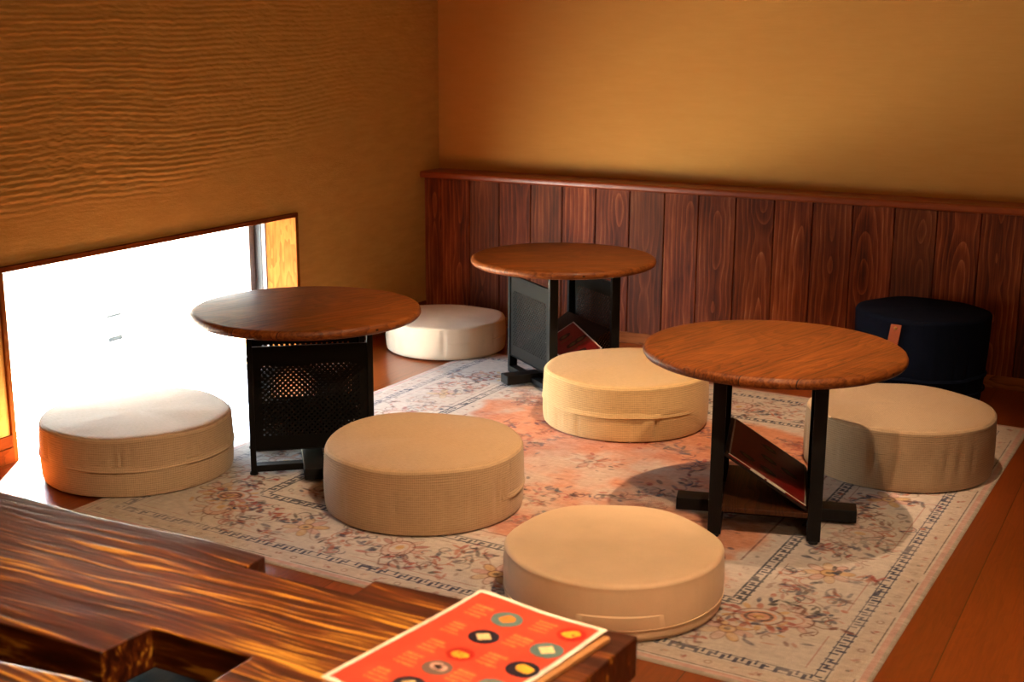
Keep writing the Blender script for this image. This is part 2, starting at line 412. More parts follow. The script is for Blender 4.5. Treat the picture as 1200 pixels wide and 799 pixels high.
g.box((-.196, WY0+.052, -.005), (-.172, WY1-.052, .012)); g.box((-.196, WY0+.052, WH-.02), (-.172, WY1-.052, WH-.004))
wpart('sash_frame', g, M['alu'], bevel=.002)
g = G(); g.box((-.186, WY0+.04, .006), (-.183, WY1-.04, WH-.015)); wpart('glass_pane', g, M['glass'])

# wainscot: boards, cap rail and baseboard along the back wall
DW = .1167
edges = [0, .076, .210, .344, .482, .617, .756, .894, 1.032, 1.163, 1.303, 1.443, 1.579, 1.717, 1.857, 1.995, 2.134]
while edges[-1] < RX-.14: edges.append(edges[-1]+.138)
edges.append(RX)
me_v = []; g = G(); seeds = []; bxs = []
g.box((0, -DW+.012, 0), (RX, 0, .58)); seeds += [.3]*8; bxs += [0]*8
for a, b in zip(edges, edges[1:]):
    n0 = len(g.v); e = .0022; z0, z1 = .042, .579
    pr = [(a+.001, .0), (a+.001, .008), (a+e+.001, .012), (b-e-.001, .012), (b-.001, .008), (b-.001, 0)]
    vs = [(x, -DW+.012-d, z) for z in (z0, z1) for x, d in pr]
    n = len(pr); g.add(vs, [(i, i+1, i+1+n, i+n) for i in range(n-1)]+[tuple(range(n)), tuple(range(2*n-1, n-1, -1))])
    s = rnd.random(); seeds += [s]*(2*n); bxs += [x-(a+b)/2 for z in (0, 1) for x, d in pr]
wo = link('trim_1', g, M['wains'])
for nm, dat in (('seed', seeds), ('bx', bxs)):
    wo.data.attributes.new(nm, 'FLOAT', 'POINT').data.foreach_set('value', dat)
struct(wo)
ZR, DR, TR = .6036, .1474, .026
prof = [(0, ZR), (-DR+.010, ZR)]+[(-DR+.010-.010*math.sin(a), ZR-.010+.010*math.cos(a)) for a in np.linspace(.2, PI/2, 6)]+[(-DR, ZR-TR+.008)]+[(-DR+.008-.008*math.cos(a), ZR-TR+.008-.008*math.sin(a)) for a in np.linspace(.2, PI/2, 5)]+[(0, ZR-TR)]
g = G(); n = len(prof); g.add([(x, y, z) for x in (0, RX) for y, z in prof], [(i, (i+1) % n, (i+1) % n+n, i+n) for i in range(n)]+[tuple(range(n-1,-1,-1)), tuple(range(n, 2*n))])
struct(link('trim_2', g, M['cap'], smooth=True))
g = G(); g.box((0, -DW-.004, 0), (RX, -DW+.01, .0425)); struct(link('baseboard_back', g, M['base_wood'], bevel=.002))
for k, (a, b) in enumerate(((WY1, -DW-.004), (RY, WY0))):
    g = G(); g.box((0, a, 0), (.012, b, .042)); g.box((0, a, .042), (.008, b, .075))
    struct(link(('baseboard_left', 'trim_3')[k], g, M['frame_wood_h'], bevel=.0015))

# ------------------------------------------------------------------ outside
g = G(); g.box((-14, -12, -1.6), (-T, 10, -1.4)); g.box((-1.15, -12, -1.4), (-T, 10, -.12)); struct(link('trim_4', g, M['out_ground']))
ob = thing('neighbour_building', 'white rendered house wall seen through the low window, washed out by sun', 'building', (-4.6, 0, -1.4))
g = G(); g.box((-.3, -6, 0), (0, 6, 2.3)); link('wall', g, M['out_wall'], ob)
g = G(); g.box((-.36, -6.1, 2.3), (.12, 6.1, 2.38)); link('roof_edge', g, M['out_wall'], ob, bevel=.01)
g = G()
for p, q in (((-.02, 2.54, .10), (.025, 2.57, .46)), ((-.02, 2.74, .10), (.025, 2.77, .46)), ((-.02, 2.57, .425), (.025, 2.74, .46)), ((-.02, 2.57, .10), (.025, 2.74, .13)), ((-.02, 2.57, .25), (.025, 2.74, .395))): g.box(p, q)
wf = link('window_frame', g, M['out_wall'], ob, bevel=.003)
for p, q in ((.13, .25), (.395, .425)):
    g = G(); g.box((-.01, 2.57, p), (.01, 2.74, q)); link('pane', g, M['out_glass'], wf)
g = G(); g.box((-.36, -.28, 0), (.0, .28, .08)); g.box((-.37, -.29, .08), (.01, .29, .10))
o = link('concrete_block', g, M['out_block'], bevel=.006, loc=(-.50, -.78, -.12)); tag(o, 'pale concrete block on the ground outside the low window', 'block')

# ------------------------------------------------------------------ rug (printed, worn)
RL, RR, RN, RF, RA = .4901, 2.3988, -2.4168, -.5001, -.0257
def rug():
    W, H = RR-RL, RF-RN; st = .0026
    nx, ny = int(W/st), int(H/st)
    X, Y = np.meshgrid((np.arange(nx)+.5)/nx*W, (np.arange(ny)+.5)/ny*H)
    R = np.random.RandomState(5)
    L = lambda *c: np.array(lin(*c)[:3])
    cream, cream2, pink, peach, rust = L(206,194,184), L(200,180,162), L(204,158,146), L(212,142,106), L(178,96,66)
    navy, red, brown, gold, dark, teal = L(34,46,84), L(160,48,38), L(112,56,44), L(204,160,98), L(38,34,42), L(78,98,112)
    img = np.empty((ny, nx, 3)); img[:] = cream
    def paint(m, c, a=1., sl=None):
        t = img if sl is None else img[sl]
        m = (np.clip(m, 0, 1)*a)[..., None]; t[:] = t*(1-m)+c*m
    aa = st*.8
    def step(d): return np.clip(.5-d/aa/1.0, 0, 1)        # d<0 inside
    dx = np.minimum(X, W-X); dy = np.minimum(Y, H-Y); d = np.minimum(dx, dy)
    along = np.where(dx < dy, Y, X)
    n1 = fbm(X*3, Y*3, 4, 1); n2 = fbm(X*14, Y*14, 3, 2); n3 = fbm(X*60, Y*160, 2, 3); n4 = fbm(X*160, Y*60, 2, 4)
    # field
    fld = sst(.37, .43, d+.10*(n2-.5))
    fc = cream2[None, None]*(1-sst(.36, .56, n1*.7+n2*.3)[..., None])+peach[None, None]*sst(.36, .56, n1*.7+n2*.3)[..., None]
    k = (sst(.5, .74, fbm(X*4+9, Y*4, 4, 11))*.75)[..., None]; fc = fc*(1-k)+rust[None, None]*k
    cx, cy = W/2, H/2
    rr = np.hypot(X-cx, Y-cy)
    k = (sst(.62, .25, rr)*.35*(.4+n2))[..., None]; fc = fc*(1-k)+peach*k
    img[:] = img*(1-fld[..., None])+fc*fld[..., None]
    # outer bands
    paint((d < .022)*1., pink, .85); paint((d < .008)*1., L(176,164,150)); 
    paint((np.abs(d-.0265) < .0017)*(vnoise(along*14, d*0+3, 9) > .22), dark, .85)
    paint(((d > .028) & (d < .068))*1., cream2, .5)
    # guard stripes with broken key
    for a, b in ((.071, .098), (.313, .343)):
        band = (d > a) & (d < b); q = (d-a)/(b-a)
        cell = along/.026; ci = np.floor(cell); cf = cell-ci
        rk = vnoise(ci*1.73+3, ci*0+a*100+np.floor(X/W*1.999)*5+np.floor(Y/H*1.999)*11, 77)
        key = ((q > .08) & (q < .2)) | ((q > .84) & (q < .97)) | ((np.abs(cf-.15) < .13) & (q < .75) & (rk > .25)) | ((np.abs(q-.55) < .12) & (cf < .6) & (rk > .45)) | ((np.abs(cf-.62) < .1) & (q > .4) & (rk < .7)) | ((q > .5) & (q < .97) & (rk > .8))
        wear = vnoise(along*9, q*0+a*50+1, 55)*.6+n2*.6
        paint(band & key, navy, 1) if False else paint((band & key)*np.clip((wear-.22)*5, 0, 1), navy if a < .2 else L(50,56,76), .92)
    paint((np.abs(d-.118) < .0014)*(vnoise(along*6, d*0+8, 19) > .52), red, .55)
    paint((np.abs(d-.298) < .0014)*(vnoise(along*6, d*0+4, 29) > .5), brown, .6)
    paint((np.abs(d-.395) < .0018)*(vnoise(along*8, d*0+2, 39) > .3), brown, .75)
    # ---- stamped motifs
    def win(x, y, r):
        i0, i1 = max(0, int((x-r)/W*nx)), min(nx, int((x+r)/W*nx)+1); j0, j1 = max(0, int((y-r)/H*ny)), min(ny, int((y+r)/H*ny)+1)
        return (slice(j0, j1), slice(i0, i1)) if i1 > i0 and j1 > j0 else None
    def ell(x, y, a, b, th, c, al=1., ring=None, wob=.0):
        s = win(x, y, max(a, b)+.004)
        if s is None: return
        u = X[s]-x; v = Y[s]-y; p = u*math.cos(th)+v*math.sin(th); q = -u*math.sin(th)+v*math.cos(th)
        e = (np.hypot(p/a, q/b)-1)*min(a, b)
        if wob: e = e+(n2[s]-.5)*wob
        paint(step(e) if ring is None else step(np.abs(e)-ring), c, al, s)
    def stroke(pts, wd, c, al=1.):
        pts = np.array(pts); s = win(pts[:,0].mean(), pts[:,1].mean(), np.ptp(pts, 0).max()/2+.012)
        if s is None: return
        dm = np.full(X[s].shape, 9.)
        for (ax, ay), (bx, by) in zip(pts, pts[1:]):
            vx, vy = bx-ax, by-ay; l2 = vx*vx+vy*vy+1e-12
            t = np.clip(((X[s]-ax)*vx+(Y[s]-ay)*vy)/l2, 0, 1); dm = np.minimum(dm, np.hypot(X[s]-ax-t*vx, Y[s]-ay-t*vy))
        paint(step(dm-wd), c, al, s)
    def scroll(x, y, r, th, turn, c, wd=.0016, al=.9, sg=1):
        pts = []
        for k in range(15):
            a = th+sg*k/14*turn; q = r*(1-.62*k/14); pts.append((x+q*math.cos(a), y+q*math.sin(a)))
        stroke(pts, wd, c, al)
    U = lambda a, b: R.uniform(a, b)
    def flower(x, y, s, th, pet=8, c1=rust, c2=gold, out=brown, al=.85):
        for k in range(pet):
            a = th+2*PI*k/pet; ell(x+s*.62*math.cos(a), y+s*.62*math.sin(a), s*.36, s*.2, a, c1 if k % 2 else c2, al*U(.5, 1)); ell(x+s*.62*math.cos(a), y+s*.62*math.sin(a), s*.36, s*.2, a, out, al*U(.3, 1), .0011)
        ell(x, y, s*.3, s*.3, 0, c2, al); ell(x, y, s*.3, s*.3, 0, out, al, .0013); ell(x, y, s*.12, s*.12, 0, dark, al*.8)
    def palmette(x, y, s, th, c1=peach, out=brown, al=.9):
        ct, sn = math.cos(th), math.sin(th); P = lambda p, q: (x+s*(p*ct-q*sn), y+s*(p*sn+q*ct))
        ell(*P(0, 0), s*.55, s*.42, th, c1, al*.55, None, .01); ell(*P(0, 0), s*.55, s*.42, th, out, al, .0016); ell(*P(.05, 0), s*.36, s*.26, th, cream, al*.8); ell(*P(.05, 0), s*.36, s*.26, th, red, al*.7, .0013); ell(*P(.1, 0), s*.16, s*.11, th, gold, al)
        for sg in (1, -1):
            for a, l in ((.5, .5), (1.0, .55), (1.6, .5), (2.3, .45)):
                px, py = P(.5*math.cos(a), sg*.45*math.sin(a)); ell(px+s*l*.28*math.cos(th+sg*a), py+s*l*.28*math.sin(th+sg*a), s*l*.4, s*.09, th+sg*a, c1 if R.rand() < .6 else red, al*U(.4, .8)); ell(px+s*l*.28*math.cos(th+sg*a), py+s*l*.28*math.sin(th+sg*a), s*l*.4, s*.09, th+sg*a, out, al*U(.4, 1), .0011)
            scroll(*P(-.55, sg*.35), s*.3, th+PI*.5*sg, 3.6, out, .0013, al, sg)
        stroke([P(-.4, 0), P(-.8, .1), P(-1.1, -.05)], .0016, out, al)
    def leafspray(x, y, s, th, n=9, cols=(brown, red, dark, rust, navy), al=.85):
        for k in range(n):
            a = th+U(-1.6, 1.6); q = U(.15, 1)*s; c = cols[R.randint(len(cols))]
            ell(x+q*math.cos(a), y+q*math.sin(a), U(.008, .019), U(.003, .0065), U(0, PI), c, al*U(.4, 1))
        for k in range(max(2, n//3)):
            a = th+U(-1.6, 1.6); q = U(.1, .8)*s; scroll(x+q*math.cos(a), y+q*math.sin(a), U(.012, .03), U(0, 6.3), U(2, 4.5), cols[R.randint(len(cols))], .0018, al*U(.5, 1), R.choice((-1, 1)))
    # main border, walked along each side; local frame: s along side, h distance from edge
    sides = [lambda s, h: (s, h, 0), lambda s, h: (W-h, s, PI/2), lambda s, h: (W-s, H-h, PI), lambda s, h: (h, H-s, -PI/2)]
    for si, F in enumerate(sides):
        LS = W if si % 2 == 0 else H
        for k in range(11):
            s = .30+(LS-.6)*k/10
            x, y, th = F(s, .205+U(-.012, .012))
            if k % 2 == 0:
                if k % 4 == 0: palmette(x, y, .084, th+(0 if k % 4 else PI/2)+U(-.3, .3), peach if R.rand() < .6 else pink)
                else: flower(x, y, .058, U(0, 1), 8, pink, gold, brown)
            else: leafspray(x, y, .095, th+PI/2, 24); leafspray(x, y, .095, th-PI/2, 16)
            for hh in (.135, .275):
                x2, y2, _ = F(s+U(-.06, .06), hh+U(-.01, .01)); leafspray(x2, y2, .055, U(0, 6), 9)
            if k < 10:
                a0 = F(s+.02, .20); pts = []
                for q in range(11):
                    uu = q/10; pp = F(s+.02+uu*((LS-.6)/10-.04), .205+(.055*math.sin(uu*PI)*(1 if k % 2 else -1))); pts.append(pp[:2])
                stroke(pts, .0014, brown, .55)
            if R.rand() < .5:
                x2, y2, _ = F(s+U(-.08, .08), U(.13, .28))
                for q in range(5): ell(x2+U(-.025, .025), y2+U(-.02, .02), U(.006, .014), U(.003, .007), U(0, 3), navy if R.rand() < .7 else dark, .85)
        # little motifs in the outer band
        n = 40
        for k in range(n):
            x, y, th = F(.05+(LS-.1)*k/(n-1), .048)
            if k % 3 == 0: 
                for q in range(4): ell(x+U(-.008, .008), y+U(-.008, .008), .006, .0028, U(0, 3), red if R.rand() < .6 else brown, .7*U(.4, 1))
            elif k % 3 == 1: ell(x, y, .0065, .0065, 0, brown, .8*U(.3, 1), .0015)
            else: ell(x, y, .004, .004, 0, dark, .7*U(.2, 1)); ell(x+.006, y+.004, .005, .002, th, rust, .6)
        n = 34
        for k in range(n):
            x, y, th = F(.35+(LS-.7)*k/(n-1), .37); ell(x, y, U(.005, .009), U(.003, .006), U(0, 3), [brown, rust, dark, red][R.randint(4)], .6*U(.3, 1), None if R.rand() < .5 else .0013)
    for (x, y) in ((.265, .28), (W-.265, .28), (W-.265, H-.28), (.265, H-.28)):      # corner rosettes
        ell(x, y, .075, .06, .4, cream, .8); 
        for k in range(14): a = k*2*PI/14; ell(x+.062*math.cos(a), y+.05*math.sin(a), .014, .007, a, [red, rust, gold][k % 3], .75); 
        ell(x, y, .05, .038, .4, brown, .8, .002); ell(x, y, .036, .027, .4, peach, .8); ell(x, y, .026, .02, .4, dark, .8, .003); ell(x, y, .012, .01, .4, gold, .9)
        leafspray(x+.03, y, .12, U(0, 6), 26, (red, rust, navy, gold, brown)); scroll(x-.03, y-.05, .05, 1, 4, brown, .0016)
    # field: central flower, wreath of dark scrolls, corner sprays
    def wreath(rad, n, s, cols, al=.9):
        for k in range(n):
            a = 2*PI*k/n+U(-.08, .08); x, y = cx+rad*math.cos(a)*U(.92, 1.08), cy+rad*math.sin(a)*U(.92, 1.08)
            leafspray(x, y, s, a, int(10+s*100), cols, al)
            for q in range(3): ell(x+U(-s, s)*.6, y+U(-s, s)*.6, U(.008, .018), U(.004, .008), U(0, 3), [navy, dark, red, teal][R.randint(4)], al*U(.6, 1))
    for k in range(26):
        a = U(0, 6.28); q = U(.01, .095); ell(cx+q*math.cos(a)-.03, cy+q*math.sin(a)+.02, U(.006, .014), U(.003, .006), a+U(-.5, .5), [red, brown, rust, dark, cream][R.randint(5)], .75)
    flower(cx-.03, cy+.02, .06, .2, 10, rust, cream2, brown, .7)
    wreath(.24, 13, .075, (dark, navy, brown, red, dark)); wreath(.42, 24, .07, (brown, dark, rust, red, navy), .75); wreath(.33, 20, .05, (rust, red, brown, dark), .5)
    for sx in (.43, W-.43):
        for sy in (.43, H-.43):
            palmette(sx+(.06 if sx < cx else -.06), sy+(.06 if sy < cy else -.06), .08, U(0, 6), rust, dark)
            for k in range(5): leafspray(sx+U(-.02, .2)*(1 if sx < cx else -1), sy+U(-.02, .2)*(1 if sy < cy else -1), .07, U(0, 6), 16)
    for k in range(300):
        x, y = U(.41, W-.41), U(.41, H-.41); ell(x, y, U(.004, .012), U(.002, .005), U(0, 3), [brown, rust, dark, red][R.randint(4)], U(.25, .7))
    # wear: faded patches and abrash streaks
    fade = (sst(.46, .78, fbm(X*5+31, Y*5, 4, 61))*.42+sst(.45, .8, n3)*.25)[..., None]
    bg = np.where(fld[..., None] > .5, fc*.55+cream*.45, cream); img[:] = img*(1-fade)+bg*fade
    img *= (.74+.42*n3*.6+.42*n4*.4+.16*(n1-.5))[..., None]
    img = np.clip(img, 0, 1)
    # mesh: top grid in the plane plus a skirt
    th = .004
    xs = np.linspace(0, W, nx+1); ys = np.linspace(0, H, ny+1)
    VX, VY = np.meshgrid((np.arange(nx)+.5)/nx*W, (np.arange(ny)+.5)/ny*H)
    VX[:, 0] = 0; VX[:, -1] = W; VY[0] = 0; VY[-1] = H
    ed = np.minimum(np.minimum(VX, W-VX), np.minimum(VY, H-VY))
    VZ = th-.0015*sst(.008, 0, ed)
    v = np.stack([VX, VY, VZ], -1).reshape(-1, 3)
    i = np.arange(nx*ny).reshape(ny, nx)
    q = np.stack([i[:-1,:-1], i[:-1,1:], i[1:,1:], i[1:,:-1]], -1).reshape(-1, 4)
    ring = np.concatenate([i[0, :-1], i[:-1, -1], i[-1, :0:-1], i[:0:-1, 0]])
    b0 = len(v); lo = v[ring].copy(); lo[:, 2] = 0; v = np.concatenate([v, lo]); n = len(ring); k = np.arange(n)
    q = np.concatenate([q, np.stack([ring, b0+k, b0+(k+1) % n, np.roll(ring, -1)], -1)])
    me = bpy.data.meshes.new('rug'); me.vertices.add(len(v)); me.vertices.foreach_set('co', v.astype(np.float32).ravel())
    me.loops.add(q.size); me.loops.foreach_set('vertex_index', q.astype(np.int32).ravel())
    me.polygons.add(len(q)); me.polygons.foreach_set('loop_start', (np.arange(len(q))*4).astype(np.int32))
    me.update(calc_edges=True); me.validate()
    col = np.ones((len(v), 4), np.float32); col[:nx*ny, :3] = img.reshape(-1, 3); col[nx*ny:, :3] = L(170,156,140)
    me.attributes.new('pat', 'FLOAT_COLOR', 'POINT').data.foreach_set('color', col.ravel())
    me.materials.append(M['rug']); me.polygons.foreach_set('use_smooth', [True]*len(q))
    o = bpy.data.objects.new('rug', me); COL.objects.link(o)
    o.location = (RL*math.cos(RA)-RN*math.sin(RA), RL*math.sin(RA)+RN*math.cos(RA), 0); o.rotation_euler = (0, 0, RA)
    tag(o, 'large worn patterned rug in cream, peach and navy under the low tables', 'rug')
rug()

# ------------------------------------------------------------------ round tables
HT = .425; W2 = .162; D2 = .127
def tabletop_mesh():
    g = G(); R = .304; t = .025
    pr = [(R-.03, HT-t), (R-.010, HT-t), (R-.004, HT-t+.003), (R, HT-t+.009), (R, HT-.010), (R-.003, HT-.004), (R-.008, HT-.001), (R-.014, HT), (.0005, HT)]
    return g.lathe(pr, 128)
def panel_mesh(x):
    g = G(); y0, y1, z0, z1 = -.147, .147, .068, .344; s = .0073; r = .0028; th = .0016
    ny, nz = 36, 26; ph, pv = ny*s, nz*s
    hy0 = -ph/2; hz0 = (z0+z1)/2-pv/2-.006; hz1 = hz0+pv; n = 8
    def quad(a, b, c, d):
        for xx, fl in ((x-th/2, 1), (x+th/2, 0)):
            v = [(xx, p[0], p[1]) for p in (a, b, c, d)]; g.add(v if fl == 0 else v[::-1], [(0, 1, 2, 3)])
    quad((y0, z0), (y1, z0), (y1, hz0), (y0, hz0)); quad((y0, hz1), (y1, hz1), (y1, z1), (y0, z1))
    quad((y0, hz0), (hy0, hz0), (hy0, hz1), (y0, hz1)); quad((-hy0, hz0), (y1, hz0), (y1, hz1), (-hy0, hz1))
    for k in range(nz):
        za, zb = hz0+k*s, hz0+(k+1)*s; zc = (za+zb)/2; odd = k % 2
        if odd: quad((hy0, za), (hy0+s, za), (hy0+s, zb), (hy0, zb)); quad((-hy0-s, za), (-hy0, za), (-hy0, zb), (-hy0-s, zb))
        for i in range(ny//2-odd):
            ya = hy0+odd*s+i*2*s; yb = ya+2*s; yc = (ya+yb)/2
            out = [(yb, zc), (yb, zb), (yc, zb), (ya, zb), (ya, zc), (ya, za), (yc, za), (yb, za)]
            inn = [(yc+r*math.cos(2*PI*q/n), zc+r*math.sin(2*PI*q/n)) for q in range(n)]
            for q in range(n):
                p = (q+1) % n
                quad(inn[q], out[q], out[p], inn[p])
                a, b = inn[q], inn[p]; g.add([(x-th/2, *a), (x-th/2, *b), (x+th/2, *b), (x+th/2, *a)], [(0, 1, 2, 3)])
    # folded lips at top and bottom and side returns
    g.box((x-.006, y0, z1), (x+.004, y1, z1+.0016)); g.box((x-.006, y0, z0-.0016), (x+.004, y1, z0))
    return g
def stadium(hx, hy, r, n=6):
    pts = []
    for cxn, cyn, a0 in ((hx-r, hy-r, 0), (-hx+r, hy-r, PI/2), (-hx+r, -hy+r, PI), (hx-r, -hy+r, 1.5*PI)):
        for k in range(n+1): a = a0+PI/2*k/n; pts.append((cxn+r*math.cos(a), cyn+r*math.sin(a)))
    return pts
def make_table(label, x, y, a, grain, s):
    t = thing('round_table', label, 'table', (x, y, .004), a, 'low round tables')
    link('tabletop', tabletop_mesh(), M['top'], t, smooth=True, rot=(0, 0, grain-a), loc=(0, 0, -.004))
    for sx in (-1, 1):
        xo, xi = sx*D2, sx*(D2-.030); xa, xb = min(xo, xi), max(xo, xi)
        for sy in (-1, 1):
            ya, yb = sorted((sy*W2, sy*(W2-.015)))
            g = G(); g.box((xa, ya, .007), (xb, yb, HT-.029)); lg = link('leg', g, M['black'], t, bevel=.0012)
            g = G(); g.lathe([(.010, 0), (.011, .002), (.010, .007)], 20); link('foot_pad', g, M['rubber'], lg, loc=((xa+xb)/2, (ya+yb)/2, 0))
        g = G(); g.box((xa, -W2+.015, .010), (xb, W2-.015, .028)); link('bottom_rail', g, M['black'], t, bevel=.001)
        g = G(); g.box((xa, -W2+.015, HT-.036), (xb, W2-.015, HT-.029)); link('top_rail', g, M['black'], t)
        link('perforated_panel', panel_mesh(sx*(D2-.006)), M['panel'], t)
    g = G(); g.prism(stadium(.212, .027, .002, 2), .010, .040)
    fb = link('foot_bar', g, M['black'], t, bevel=.009, seg=4, smooth=True)
    g = G(); g.box((-.097, -.155, .060), (.097, .155, .072)); link('base_shelf', g, M['shelf'], t, bevel=.0012)
    sl = math.atan2(.116, .184)
    Mx = Matrix.Translation((0, 0, .140)) @ Matrix.Rotation(sl if s > 0 else -sl, 4, 'Y')
    g = G(); g.box((-.112, -.150, -.006), (.112, .150, 0), M=Mx); link('magazine_shelf', g, M['shelf_dark'], t, bevel=.001)
    return t, Mx
RT = (1.918, -1.644, .28); LT = (.694, -1.815, 2.267); KT = (.929, -.741, .918)
tR, MR = make_table('low round wooden table nearest the camera on the right, menu tilted under its top', *RT, math.radians(75), 1)
tL, ML = make_table('low round wooden table beside the low window, black perforated panel facing the camera', *LT, math.radians(72), 1)
tK, MK = make_table('low round wooden table in front of the plank wainscot, between ivory and straw cushions', *KT, math.radians(38), -1)

# ------------------------------------------------------------------ menus on the magazine shelves
def shelf_menu(T, Mx, label, w, l, du, dv, rot, seed, clips):
    R = random.Random(seed)
    root = thing('menu', label, 'menu', (0, 0, 0), 0, 'dark red menus on the table shelves')
    root.matrix_world = Matrix.Translation((T[0], T[1], .004)) @ Matrix.Rotation(T[2], 4, 'Z') @ Mx @ Matrix.Translation((du, dv, .0008)) @ Matrix.Rotation(rot, 4, 'Z')
    g = G(); g.prism(stadium(w/2, l/2, .006, 4), 0, .004); link('board', g, M['wine'], root, bevel=.0008)
    g = G(); h = .0043
    for a, b in (((-w/2, -l/2), (-w/2+.004, l/2)), ((w/2-.004, -l/2), (w/2, l/2)), ((-w/2+.004, -l/2), (w/2-.004, -l/2+.004)), ((-w/2+.004, l/2-.004), (w/2-.004, l/2))): g.box((*a, .0035), (*b, h))
    link('clear_border', g, M['clear'], root)
    for k in (0, 1, 4, 5, 7):
        g = G()
        x = (-.5+(k % 3+.5)/3)*w*.82; y = (-.5+(k//3+.5)/3)*l*.85
        pts = [(x+.024*math.cos(a)*R.uniform(.8, 1.1), y+.016*math.sin(a)*R.uniform(.8, 1.1)) for a in np.linspace(0, 2*PI, 14, endpoint=False)]
        g.prism(pts, .0038, .0044, 0)
        g.prism([(x+(px-x)*.55, y+(py-y)*.55) for px, py in pts], .0043, .0046, 1)
        g.box((x-.026, y-.03, .0038), (x+.02, y-.026, .0043), 1)
        link('printed_picture', g, [M['mdark'], M['molive']], root)
    if clips:
        for a, b in ((-.045, -.006), (.0, .05)):
            g = G(); g.box((a, -l/2-.003, .0004), (b, -l/2+.004, .0055)); link('edge_clip', g, M['clear'], root, bevel=.001)
    return root
shelf_menu(RT, MR, 'dark red menu lying on the sloping shelf of the table nearest the camera', .21, .29, 0, -.004, 0, 1, True)
shelf_menu(LT, ML, 'dark red menu behind the perforated panel of the table beside the window', .20, .28, 0, 0, 0, 2, False)
shelf_menu(KT, MK, 'dark red menu poking out from the table in front of the wainscot', 0.12, .285, -.004, -.085, -.17, 3, False)

# ------------------------------------------------------------------ floor cushions
def cushion_parts(t, R, H, mat, seed, wrinkle, dome=.004, edge=.012, taper=0.0, zipm=None, name='side_band'):
    rs = np.random.RandomState(seed); n = 220
    th = np.arange(n)*2*PI/n
    gath = np.zeros(n)                                             # gathers: narrow vertical folds
    for k in range(int(64*wrinkle)):
        c = rs.uniform(0, 2*PI); w = rs.uniform(.014, .035); dd = np.abs((th-c+PI) % (2*PI)-PI); gath += rs.uniform(-1, .5)*np.exp(-(dd/w)**2)
    slow = sum(rs.uniform(-1, 1)*np.cos(k*th+rs.uniform(0, 6.3)) for k in range(2, 7))
    prof = [(R-.020, 0.0), (R-.008, .0015), (R-.002, .006)]+[(R-.0005+.003*math.sin(PI*k/14), .006+(H-.006-edge)*k/14) for k in range(1, 15)]
    prof += [(R-edge+edge*math.cos(a), H-edge+edge*math.sin(a)) for a in np.linspace(.25, PI/2*.9, 5)]
    ringz = []
    g = G(); uv = []; vs = []
    for r, z in prof:
        q = z/H; env = math.sin(min(1, max(0, q))*PI)**.6 if 0 < q < 1 else 0
        rr = r-taper*(1-q)+0.0075*wrinkle*gath*env*(.55+.45*math.sin(7*q+seed))+.0011*slow*(.3+q)
        zz = z+(.0016*slow if q > .8 else 0)
        vs.append(np.stack([rr*np.cos(th), rr*np.sin(th), np.full(n, 0)+zz], -1)); uv.append(np.stack([th*R, np.full(n, z)], -1))
    k = len(prof); V = np.concatenate(vs); UV = np.concatenate(uv)
    F = [(a*n+i, a*n+(i+1) % n, (a+1)*n+(i+1) % n, (a+1)*n+i) for a in range(k-1) for i in range(n)]
    F.append(tuple(range(n-1, -1, -1)))
    g.add(V, F); link(name, g, mat, t, smooth=True, uv=UV)
    # top panel: from the rim inwards
    last = vs[-1]; g = G(); V = [last]; UV = [last[:, :2]]
    for q in (.97, .93, .86, .75, .6, .4, .2, .02):
        p = last.copy(); p[:, :2] *= q
        nz = .0022*wrinkle*(fbm(p[:, 0]*14+seed, p[:, 1]*14, 3, seed)-.5)
        p[:, 2] = H+.0010+dome*(1-q*q)+(last[:, 2]-last[:, 2].mean())*q*.8+nz; V.append(p); UV.append(p[:, :2])
    k = len(V); F = [(a*n+i, a*n+(i+1) % n, (a+1)*n+(i+1) % n, (a+1)*n+i) for a in range(k-1) for i in range(n)]+[tuple((k-1)*n+i for i in range(n))]
    g.add(np.concatenate(V), F); link('top_panel', g, mat, t, smooth=True, uv=np.concatenate(UV))
def arc_strip(R, a0, a1, prof, n=60, wob=0, seed=0):
    """sweeps a closed (dr, z) outline along an arc of the side wall"""
    g = G(); m = len(prof); V = []; uv = []
    for k in range(n+1):
        a = a0+(a1-a0)*k/n; w = wob*math.sin(5*a+seed)+wob*.5*math.sin(11*a+2*seed); e = min(1, k/4, (n-k)/4)*.9+.1
        for d, z in prof: r = R+d*e; V.append((r*math.cos(a), r*math.sin(a), z+w)); uv.append((a*R, z))
    F = [(k*m+i, k*m+(i+1) % m, (k+1)*m+(i+1) % m, (k+1)*m+i) for k in range(n) for i in range(m)]+[tuple(range(m-1, -1, -1)), tuple(n*m+i for i in range(m))]
    g.add(V, F); return g, uv
